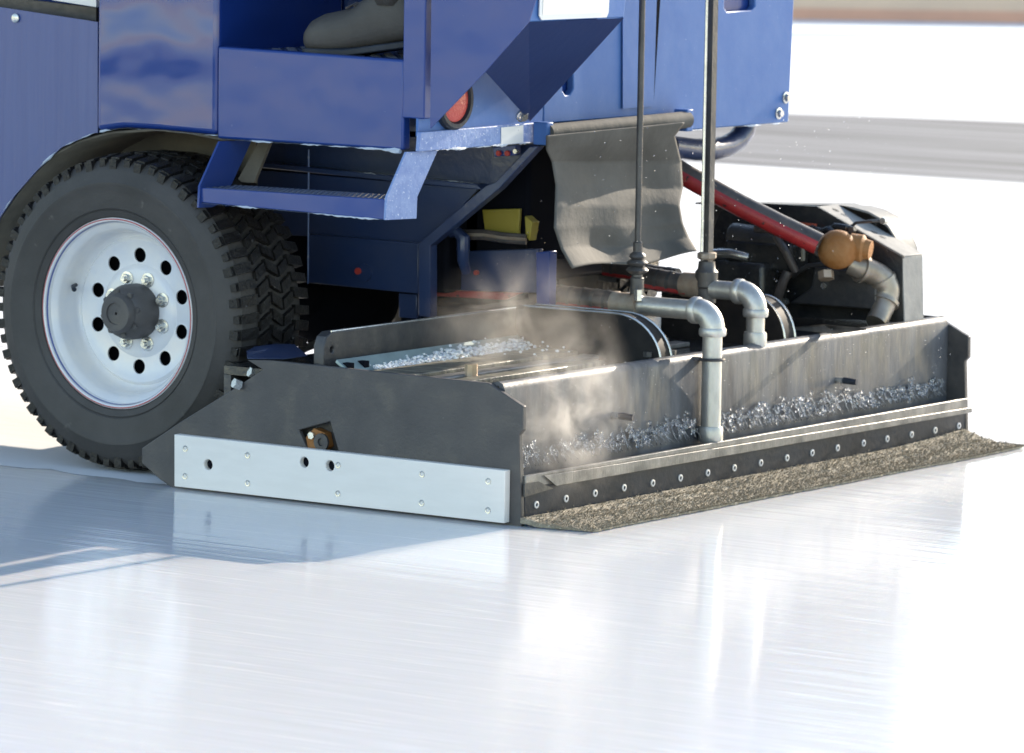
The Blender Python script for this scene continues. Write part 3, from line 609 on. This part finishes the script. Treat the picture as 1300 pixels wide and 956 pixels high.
# rear body panel
yS=R(873,143,XR).y
bp=[V((XR,yE,R(700,156,XR).z)),V((XR,yS,R(873,142.7,XR).z)),V((XR,yS,R(880,164.7,XR).z)),V((XR,R(1001,155,XR).y,R(1001,155,XR).z)),V((XR,R(1008,0,XR).y,R(1008,0,XR).z)),V((XR,R(1008,0,XR).y+.03,1.75)),V((XR,yE,1.75))]
rb=MB().prism(bp,(-.02,0,0)).build('rear_body_panel','blue_rear_lit',root,bevel=.003)
def slotcut(l): cut(rb,MB().prism([R(x,y,XR)+V((-.06,0,0)) for x,y in l],(.12,0,0)))
slotcut([(714,92),(728,91),(728,113),(724,120),(718,121),(714,115)])
slotcut([(920,-8),(958,-10),(959,8),(955,12.5),(923,15),(919.5,10)])
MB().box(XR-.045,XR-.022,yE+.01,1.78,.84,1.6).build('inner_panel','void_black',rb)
MB().prism([R(838,-4,XR+.002),R(833,-4,XR+.002),R(829,135,XR+.002)],(.0015,0,0)).build('panel_gap','void_black',rb)
MB().prism([R(829,135,XR+.004),R(833,-4,XR+.004),V((XR+.004,R(833,-4,XR).y,1.7)),V((XR+.004,yE+.2,1.7)),R(790,-4,XR+.004),R(790,138,XR+.004)],(.002,0,0)).build('door_skin','blue_rear_lit',root)
for x,y in ((997,124),(988,144)):
    p=R(x,y,XR+.001);q=MB();q.lathe(p,(1,0,0),[(.015,0),(.015,.003),(.01,.004)],16);q.cyl(p,(1,0,0),.009,.012,6);q.build('bolt','bright_steel',root)
o_=rail([bp[2]+V((.002,0,-.001)),bp[3]+V((.002,0,-.001))],.0015,.0013,seed=15).build('frost_trim','frost',rb)
# main tank body behind (blocks the light, carries the machine's bulk)
MB().box(-3.95,XR-.021,.72,bp[3].y-.006,.812,1.72).build('tank_body','blue_paint',root,bevel=.01)
MB().box(-3.95,cx0-.01,.25,.715,1.3,1.40).build('hood_deck','blue_paint',root,bevel=.01)
MB().box(A.x-.36,A.x-.012,.20,.62,1.45,1.55).build('driver_seat','black_rubber',root,bevel=.03)
# blue tube under the body
pt=[R(850,186,-.56),R(880,190,-.56),R(905,190,-.56),R(922,186,-.56),R(936,178,-.56),R(945,166,-.56),R(948,150,-.56)]
MB().tube(pt,.028,20).build('bumper_tube','blue_chassis',root,ang=60)
# --- step
YS=.10
tl=MB();s0=S(253,238,YS);s1=S(490,253,YS);b0=S(254,257,YS);b1=S(489,279,YS)
o_=MB().prism([s0,s1,b1,b0],(0,.006,0)).build('step_front','blue_paint',root,bevel=.002)
rail([b0+V((0,.002,-.001)),b1+V((0,.002,-.001))],.0018,.0018,seed=21).build('frost_trim','frost',o_)
q=MB();q.prism([s0+V((0,.006,-.006)),s1+V((-.012,.006,-.006)),s1+V((-.012,.14,-.006)),s0+V((0,.14,-.006))],(0,0,-.004))
for i in range(34):
    for j in range(5):
        x=s0.x+.012+i*(s1.x-s0.x-.02)/34;z=s0.z-.006+(s1.z-s0.z)*(x-s0.x)/(s1.x-s0.x);y=YS+.018+j*.026
        q.lathe((x,y,z),(0,0,1),[(.0075,0),(.006,.006),(.004,.006),(.004,0)],6)
q.build('step_tread','blue_chassis',root)
# step arms: plates that lean outward
xA_=-.45
ar=[R(516,193,xA_),R(556,191,xA_),R(530,250,xA_),R(529,277.6,xA_),R(489.4,279.5,xA_),R(491,251,xA_)]
MB().prism(ar,(-.006,0,0)).build('step_arm','blue_worn_lit',root,bevel=.001)  # lighter blue paints sunlight onto this rear-facing arm
xL=s0.x
al_=[V((xL,p.y,p.z+(s0.z-s1.z))) for p in ar]
MB().prism(al_,(.006,0,0)).build('step_arm','blue_paint',root,bevel=.001)
MB().prism([S(331,176,.32),S(345,176,.32),S(322,232,.32),S(300,231,.32)],(0,.01,0)).build('arch_brace','arch_liner',root)
# --- chassis behind the step
YC=.66
def cp2(l,Y,t,m,n='chassis_panel',bev=.002): return MB().prism([S(x,y,Y) for x,y in l],(0,t,0)).build(n,m,root,bevel=bev)
cp2([(330,175),(695,172),(688,182),(672,187),(629,233),(608,238),(420,222),(330,208)],YC+.03,.01,'blue_chassis')
cp2([(330,206),(605,234),(612,241),(330,213)],YC-.01,.05,'blue_chassis','chassis_rail')
rail([S(440,217,YC-.013),S(604,233,YC-.013)],.002,.002,seed=31).build('frost_trim','frost',root)
cp2([(300,213),(607,240),(540,312),(390,300),(300,295)],YC+.02,.01,'blue_chassis')
cp2([(672,186),(683,186),(633,240),(546,312),(546,403),(531,401),(531,309),(616,236),(629,231)],YC-.02,.03,'blue_chassis','chassis_flange')
cp2([(391,297),(531,309),(531,373),(391,359)],YC,.02,'blue_chassis','chassis_box')
cp2([(506,372),(529,374),(529,405),(506,403)],YC+.02,.02,'blue_chassis','chassis_post')
MB().tube([S(392,190,YC-.005),S(391,360,YC-.005)],.0018,6).build('chassis_seam','blue_worn_lit',root)
MB().cyl(S(463,346,YC),(0,-1,0),.022,.006,24).build('reflector_base','blue_chassis',root)
MB().cyl(S(456,344,YC-.004),(0,-1,0),.008,.008,16).build('reflector','lens_red',root)
cp2([(552,320),(684,316),(684,372),(552,368)],.78,.02,'blue_chassis','chassis_box')
cp2([(680,320),(698,319),(697,391),(681,391)],.76,.03,'blue_paint','chassis_post')
MB().cyl(S(606,346,.775),(0,-1,0),.006,.008,12).build('reflector','lens_red',root)
cp2([(548,368),(660,372),(640,381),(548,376)],.76,.02,'red_rubber','red_bar',.003)
cp2([(612,266),(660,265),(658,300),(616,300)],.78,.01,'yellow_paint','yellow_bracket')
cp2([(666,274),(676,282),(672,306),(667,300)],.76,.03,'yellow_paint','yellow_bracket')
for i_,m_ in enumerate(('hose_rubber','rusty_pipe','hose_rubber')):
    y_=294+i_*4;MB().tube([S(584,y_,.75),S(615,y_,.74),S(640,y_+4,.74),S(668,y_+6,.75)],.0055,8).build('hydraulic_line',m_,root)
MB().tube([S(572,296,.72),S(580,294,.72),S(588,302,.72),S(588,330,.72),S(592,345,.74)],[.012,.014,.017,.015,.012],10).build('blue_lever','blue_chassis',root)
cp2([(625,187),(655,184),(655,197),(627,199)],.645,.02,'blue_paint','lamp_base')
for x in (634,645): MB().cyl(S(x,194.5,.643),(0,-1,0),.0065,.006,12).build('marker_lens','lens_red',root)
MB().cyl(S(656,192,.643),(0,-1,0),.006,.008,8).build('bolt','bright_steel',root)
# undercarriage mass, black
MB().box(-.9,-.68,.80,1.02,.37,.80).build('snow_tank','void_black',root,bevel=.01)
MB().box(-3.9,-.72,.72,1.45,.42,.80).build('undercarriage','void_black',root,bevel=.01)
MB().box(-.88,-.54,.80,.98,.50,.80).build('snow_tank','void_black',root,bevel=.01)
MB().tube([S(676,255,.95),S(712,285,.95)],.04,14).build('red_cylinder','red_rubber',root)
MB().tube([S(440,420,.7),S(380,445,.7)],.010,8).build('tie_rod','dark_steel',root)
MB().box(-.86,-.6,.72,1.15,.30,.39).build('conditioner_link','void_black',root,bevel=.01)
# front bracket at the conditioner's forward corner
MB().prism([S(313,447,.0),S(322,440,.1),S(345,441,.1),S(362,456,.0),S(313,456,.0)],(0,.09,0)).build('pivot_bracket','blue_chassis',root,bevel=.003)
q=MB();q.cyl(S(305,489,-.004),(-.5,-1,.4),.012,.018,6);q.cyl(S(322,474,.02),(-.5,-1,.4),.012,.012,6);q.build('bolt','bright_steel',root)
# --- curtain
q=MB();ra=R(694,169,-.395);rb_=R(872,152,-.395)
q.tube([ra,rb_],.021,20);q.build('curtain_roll','curtain_vinyl',root)
for p in (ra,rb_):
    MB().box(p.x-.03,p.x+.01,p.y-.014,p.y+.014,p.z-.028,p.z+.026).build('curtain_bracket','blue_rear_lit',root,bevel=.003)
Ledge=[(693,172),(693,190),(700,205),(705,235),(704,262),(703,290),(712,318),(726,343)]
Redge=[(868,155),(856,172),(864,205),(866,240),(862,262),(866,285),(874,305),(884,323)]
xs_off=[.06,.035,.0,.012,.04,.052,.045,.062]
q=MB();NR,NC=56,60;rows=[]
def lerpl(l,t):
    f_=t*(len(l)-1);i=min(int(f_),len(l)-2);f_-=i
    if isinstance(l[0],tuple): return tuple(l[i][k]+(l[i+1][k]-l[i][k])*f_ for k in (0,1))
    return l[i]+(l[i+1]-l[i])*f_
for i in range(NR+1):
    t=i/NR;Lp=lerpl(Ledge,t);Rp=lerpl(Redge,t);xo=lerpl(xs_off,t);row=[]
    for j in range(NC+1):
        s_=j/NC;x=-.395+xo+.014*math.sin(s_*6+t*2.2)*t+.012*t*t*math.sin(s_*13+1)+.012*noise.noise(V((s_*3,t*4,2)))+.02*math.sin(t*7)*t
        px=Lp[0]+(Rp[0]-Lp[0])*s_;py=Lp[1]+(Rp[1]-Lp[1])*s_
        py+=t**3*(4*math.sin(s_*7.5+3.6))
        base=R(px,py,x);row.append(q.bm.verts.new((x,base.y,base.z)))
    rows.append(row)
for a_,b_ in zip(rows,rows[1:]):
    for j in range(NC): q.bm.faces.new((a_[j],a_[j+1],b_[j+1],b_[j]))
cu=q.build('splash_curtain','curtain_vinyl',root,ang=80,recalc=False);sd=cu.modifiers.new('thick','SOLIDIFY');sd.thickness=.003
# ------------------------------------------------------------------ water jets and drops
q=MB();rnd=random.Random(3);y=.02
while y<1.93:
    y+=rnd.uniform(.011,.024)
    if .80<y<.88: continue
    hgt=rnd.uniform(.014,.044)*(1.0 if y<1.5 else .8)
    if .12<y<.3 and rnd.random()<.5: continue
    x0=-.03+rnd.uniform(-.006,.004);z0=.122;pts_=[];rs=[];lean=rnd.uniform(-.02,.012)
    for i in range(8):
        t=i/7;pts_.append(V((x0-.03*t-.004*math.sin(t*5),y+lean*t+.004*math.sin(t*9+y*50),z0+hgt*math.sin(t*2.3)/.9)));rs.append(.0008+.0018*t*rnd.uniform(.4,1.3))
    q.tube(pts_,rs,7)
    for k in range(rnd.randint(9,17)):
        a_=rnd.uniform(0,6.28);d_=rnd.uniform(.002,.02);q.ball(pts_[rnd.choice((3,5,6,7))]+V((d_*math.cos(a_)*.6,d_*math.cos(a_)*.8,d_*math.sin(a_))),rnd.uniform(.0012,.0052),1,(1,rnd.uniform(.7,1.4),rnd.uniform(.7,1.6)))
for k in range(420):  # drops in the air
    if k<260: p=V((rnd.uniform(-.5,-.02),rnd.uniform(.5,1.8),rnd.uniform(.35,.85)))
    else: p=V((rnd.uniform(-.066,0.02),rnd.uniform(.05,1.9),rnd.uniform(.14,.34)))
    q.ball(p,rnd.uniform(.0006,.0017),1)
tag(q.build('water_spray','water',ang=180),'sparkling wash water jets and flying drops along the steel lip below the wall','water spray',kind='stuff')
# ------------------------------------------------------------------ steam
def steam(name,c,rad,dens,label,seed,thr=.44,scale=7,rot=0,col_=(1,.97,.93)):
    me=bpy.data.meshes.new(name);bm=bmesh.new();bmesh.ops.create_cube(bm,size=2);bm.to_mesh(me);bm.free()
    o=bpy.data.objects.new(name,me);col.objects.link(o);o.location=c;o.scale=rad;o.rotation_euler=(0,0,rot)
    m=bpy.data.materials.new(name);m.use_nodes=True;nt=m.node_tree;N=nt.nodes;L=nt.links;N.remove(N['Principled BSDF'])
    pv=N.new('ShaderNodeVolumePrincipled');pv.inputs['Color'].default_value=(*col_,1);pv.inputs['Anisotropy'].default_value=.35
    L.new(pv.outputs[0],N['Material Output'].inputs['Volume'])
    tc=N.new('ShaderNodeTexCoord');ln=N.new('ShaderNodeVectorMath');ln.operation='LENGTH';L.new(tc.outputs['Object'],ln.inputs[0])
    fo=N.new('ShaderNodeMapRange');fo.interpolation_type='SMOOTHSTEP';fo.inputs['From Min'].default_value=1.0;fo.inputs['From Max'].default_value=.1;L.new(ln.outputs['Value'],fo.inputs['Value'])
    mp=N.new('ShaderNodeMapping');mp.inputs['Scale'].default_value=rad;mp.inputs['Location'].default_value=(seed,seed*2,0);L.new(tc.outputs['Object'],mp.inputs[0])
    n=N.new('ShaderNodeTexNoise');n.inputs['Scale'].default_value=scale;n.inputs['Detail'].default_value=8;n.inputs['Roughness'].default_value=.62;n.inputs['Distortion'].default_value=1.0;L.new(mp.outputs[0],n.inputs['Vector'])
    r=N.new('ShaderNodeMapRange');r.inputs['From Min'].default_value=thr;r.inputs['From Max'].default_value=thr+.27;L.new(n.outputs['Fac'],r.inputs['Value'])
    mu=N.new('ShaderNodeMath');mu.operation='MULTIPLY';L.new(r.outputs[0],mu.inputs[0]);L.new(fo.outputs[0],mu.inputs[1])
    m2=N.new('ShaderNodeMath');m2.operation='MULTIPLY';L.new(mu.outputs[0],m2.inputs[0]);m2.inputs[1].default_value=dens;L.new(m2.outputs[0],pv.inputs['Density'])
    me.materials.append(m);tag(o,label,'steam',kind='stuff');return o
p=R(708,525,-.035);steam('steam',p+V((.03,.02,.0)),(.09,.27,.24),8.5,'bright puff of steam curling up in front of the steel wall',1.3,.44,9)
p=R(660,420,-.25);steam('steam',p,(.22,.34,.2),4,'thin veil of steam drifting over the conditioner deck under the chassis',4.1,.45,7,col_=(1,.95,.88))
# ------------------------------------------------------------------ the driver
def skin(name,verts,edges,rad,m,parent=None,sub=2):
    me=bpy.data.meshes.new(name);me.from_pydata([V(v) for v in verts],edges,[]);o=bpy.data.objects.new(name,me);col.objects.link(o)
    md=o.modifiers.new('skin','SKIN')
    for i,v in enumerate(me.skin_vertices[0].data):
        r_=rad[i];v.radius=(r_,r_) if not isinstance(r_,tuple) else r_;v.use_root=(i==0)
    sb=o.modifiers.new('sub','SUBSURF');sb.levels=sb.render_levels=sub
    dg=bpy.context.evaluated_depsgraph_get();m2=bpy.data.meshes.new_from_object(o.evaluated_get(dg));o.modifiers.clear();o.data=m2
    for p_ in m2.polygons:p_.use_smooth=True
    m2.materials.clear();m2.materials.append(M[m])
    if parent:o.parent=parent
    return o
tz=zfl
toe=S(391,56,.27);heel=S(541,62,.31)
fx0,fx1=toe.x,heel.x
def boot(x0,x1,y0,y1,zb):
    q=MB();n=20;st=[]
    L_=x1-x0
    # stations along the foot: t, half width, sole z, top z
    for t,w,zs,zt in ((0,.012,.022,.040),(.03,.032,.010,.062),(.08,.044,.003,.080),(.18,.052,.0,.095),(.30,.053,.0,.103),(.42,.048,.006,.112),(.52,.044,.014,.135),(.62,.042,.020,.160),(.74,.041,.028,.178),(.86,.040,.036,.175),(.94,.036,.044,.150),(.985,.026,.055,.120),(1,.008,.070,.095)):
        c_=V((x0+L_*t,y0+(y1-y0)*t,zb));ring=[]
        for k in range(n):
            a_=2*math.pi*k/n;ca,sa=math.cos(a_),math.sin(a_)
            zz=(zs+zt)/2+(zt-zs)/2*(abs(sa)**.75)*(1 if sa>0 else -1)
            ww=w*(abs(ca)**.8)*(1 if ca>0 else -1)*(1 if sa<.2 else 1-.25*(sa-.2))
            ring.append(q.bm.verts.new(c_+V((0,ww,zz))))
        st.append(ring)
    for a_,b_ in zip(st,st[1:]):
        for k in range(n): q.bm.faces.new((a_[k],b_[k],b_[(k+1)%n],a_[(k+1)%n]))
    q.bm.faces.new(st[0]);q.bm.faces.new(st[-1][::-1])
    ankle=V((x0+L_*.74,y0+(y1-y0)*.74,zb+.12))
    q.tube([ankle,ankle+V((.0,0,.05)),ankle+V((.01,0,.11)),ankle+V((.02,0,.18))],[.045,.062,.064,.066],20)
    return q,ankle
Lt=V((fx0,.27,tz));hipz=tz+.62
q1,an1=boot(fx0,fx1,.27,.30,tz+.003)
q2,an2=boot(fx0+.13,fx1+.10,.47,.50,tz+.003)
# body: pelvis first
kx=an1.x-.05
hip=V((-.28,.38,tz+.46));vv=[hip,hip+V((.02,0,.22)),hip+V((.0,0,.44)),hip+V((-.03,0,.55)),hip+V((-.05,0,.68)),
 hip+V((0,-.09,0)),V((kx,.28,tz+.52)),an1+V((.005,0,.06)),hip+V((0,.09,0)),V((kx+.08,.49,tz+.52)),an2+V((.005,0,.06)),
 hip+V((-.01,-.18,.46)),hip+V((-.1,-.24,.2)),hip+V((-.34,-.16,.22)),hip+V((-.01,.18,.46)),hip+V((-.1,.24,.2)),hip+V((-.34,.16,.22))]
ee=[(0,1),(1,2),(2,3),(3,4),(0,5),(5,6),(6,7),(0,8),(8,9),(9,10),(2,11),(11,12),(12,13),(2,14),(14,15),(15,16)]
rr=[(.14,.12),(.13,.12),(.14,.11),(.055,.055),(.10,.085),.09,.062,.045,.09,.062,.045,.065,.048,.035,.065,.048,.035]
pers=skin('person',vv,ee,rr,'skin');tag(pers,'driver in khaki trousers and grey boot resting on the blue cab floor','person')
skin('trousers',[hip,vv[5],vv[6],vv[6].lerp(an1,.5)+V((.01,0,0)),an1+V((.012,0,.085)),vv[8],vv[9],an2+V((.01,0,.07)),hip+V((0,0,.12))],[(0,1),(1,2),(2,3),(3,4),(0,5),(5,6),(6,7),(0,8)],[(.16,.14),.105,.085,.078,.082,.105,.085,.08,.15],'trouser_cloth',pers)
skin('jacket',[hip+V((0,0,.1)),vv[1],vv[2],vv[11],vv[12],vv[13].lerp(vv[12],.15),vv[14],vv[15],vv[16].lerp(vv[15],.15)],[(0,1),(1,2),(2,3),(3,4),(4,5),(2,6),(6,7),(7,8)],[.17,.16,.16,.085,.065,.055,.085,.065,.055],'jacket_cloth',pers)
skin('hair',[vv[4]+V((.02,0,.03)),vv[4]+V((.03,0,-.03))],[(0,1)],[.105,.095],'hair_brown',pers)
bt1=q1.build('boot','boot_leather',pers,ang=80);bt2=q2.build('boot','boot_leather',pers,ang=80)
def sole(x0,x1,y0,y1,zb,par):
    q=MB();L_=x1-x0;up=[]
    st=[(-.005,.01),(.03,.036),(.1,.05),(.2,.056),(.3,.057),(.42,.051),(.55,.046),(.7,.044),(.85,.041),(.95,.032),(1.0,.012)]
    ring=[(t,w) for t,w in st]+[(t,-w) for t,w in st[::-1]]
    pts=[V((x0+L_*t,y0+(y1-y0)*t+w,zb+max(0,(t-.4))*.05)) for t,w in ring]
    q.prism(pts,(0,0,.016));q.build('boot_sole','black_rubber',par,bevel=.003)
sole(fx0,fx1,.27,.30,tz+.001,bt1);sole(fx0+.13,fx1+.10,.47,.50,tz+.001,bt2)
for k_ in range(5):
    t_=.42+.07*k_;c_=V((fx0+(fx1-fx0)*t_,.27+.03*t_,tz+.118+.085*(t_-.42)));MB().tube([c_+V((-.012,-.026,-.006)),c_+V((0,0,.006)),c_+V((.012,.026,-.004))],.003,6).build('lace','hose_rubber',bt1)
MB().tube(arc(an1+V((.0,0,.045)),(1,0,0),(0,1,0),.067,0,360,20),.006,8,False).build('boot_cuff','trouser_cloth',pers)
p=an1+V((-.03,-.064,.055));MB().box(p.x-.015,p.x+.02,p.y-.004,p.y,p.z-.004,p.z+.004).build('buckle','bright_steel',pers)
# ------------------------------------------------------------------ light
EL=math.radians(20.5);AZ=math.radians(2)      # azimuth from +Y towards +X
sd_=V((math.sin(AZ)*math.cos(EL),math.cos(AZ)*math.cos(EL),math.sin(EL)))
w=bpy.data.worlds.new('World');sc.world=w;w.use_nodes=True;nt=w.node_tree
sk=nt.nodes.new('ShaderNodeTexSky');sk.sky_type='NISHITA';sk.sun_disc=False;sk.sun_elevation=EL;sk.sun_rotation=AZ;sk.air_density=1.0;sk.dust_density=.5;sk.ozone_density=1.0
nt.links.new(sk.outputs[0],nt.nodes['Background'].inputs[0]);nt.nodes['Background'].inputs[1].default_value=.15
ld=bpy.data.lights.new('sun','SUN');ld.energy=4.0;ld.angle=math.radians(.5);ld.color=(1,.92,.82)
lo=bpy.data.objects.new('sun',ld);col.objects.link(lo);lo.rotation_euler=sd_.to_track_quat('Z','Y').to_euler();lo.location=(0,10,8)
sc.view_settings.view_transform='Standard';sc.view_settings.look='None';sc.view_settings.exposure=1.33;sc.view_settings.use_white_balance=True;sc.view_settings.white_balance_temperature=7150;sc.view_settings.white_balance_tint=10;sc.view_settings.gamma=1
sc.cycles.volume_step_rate=1;sc.cycles.volume_max_steps=256;sc.cycles.volume_bounces=3;sc.cycles.max_bounces=8
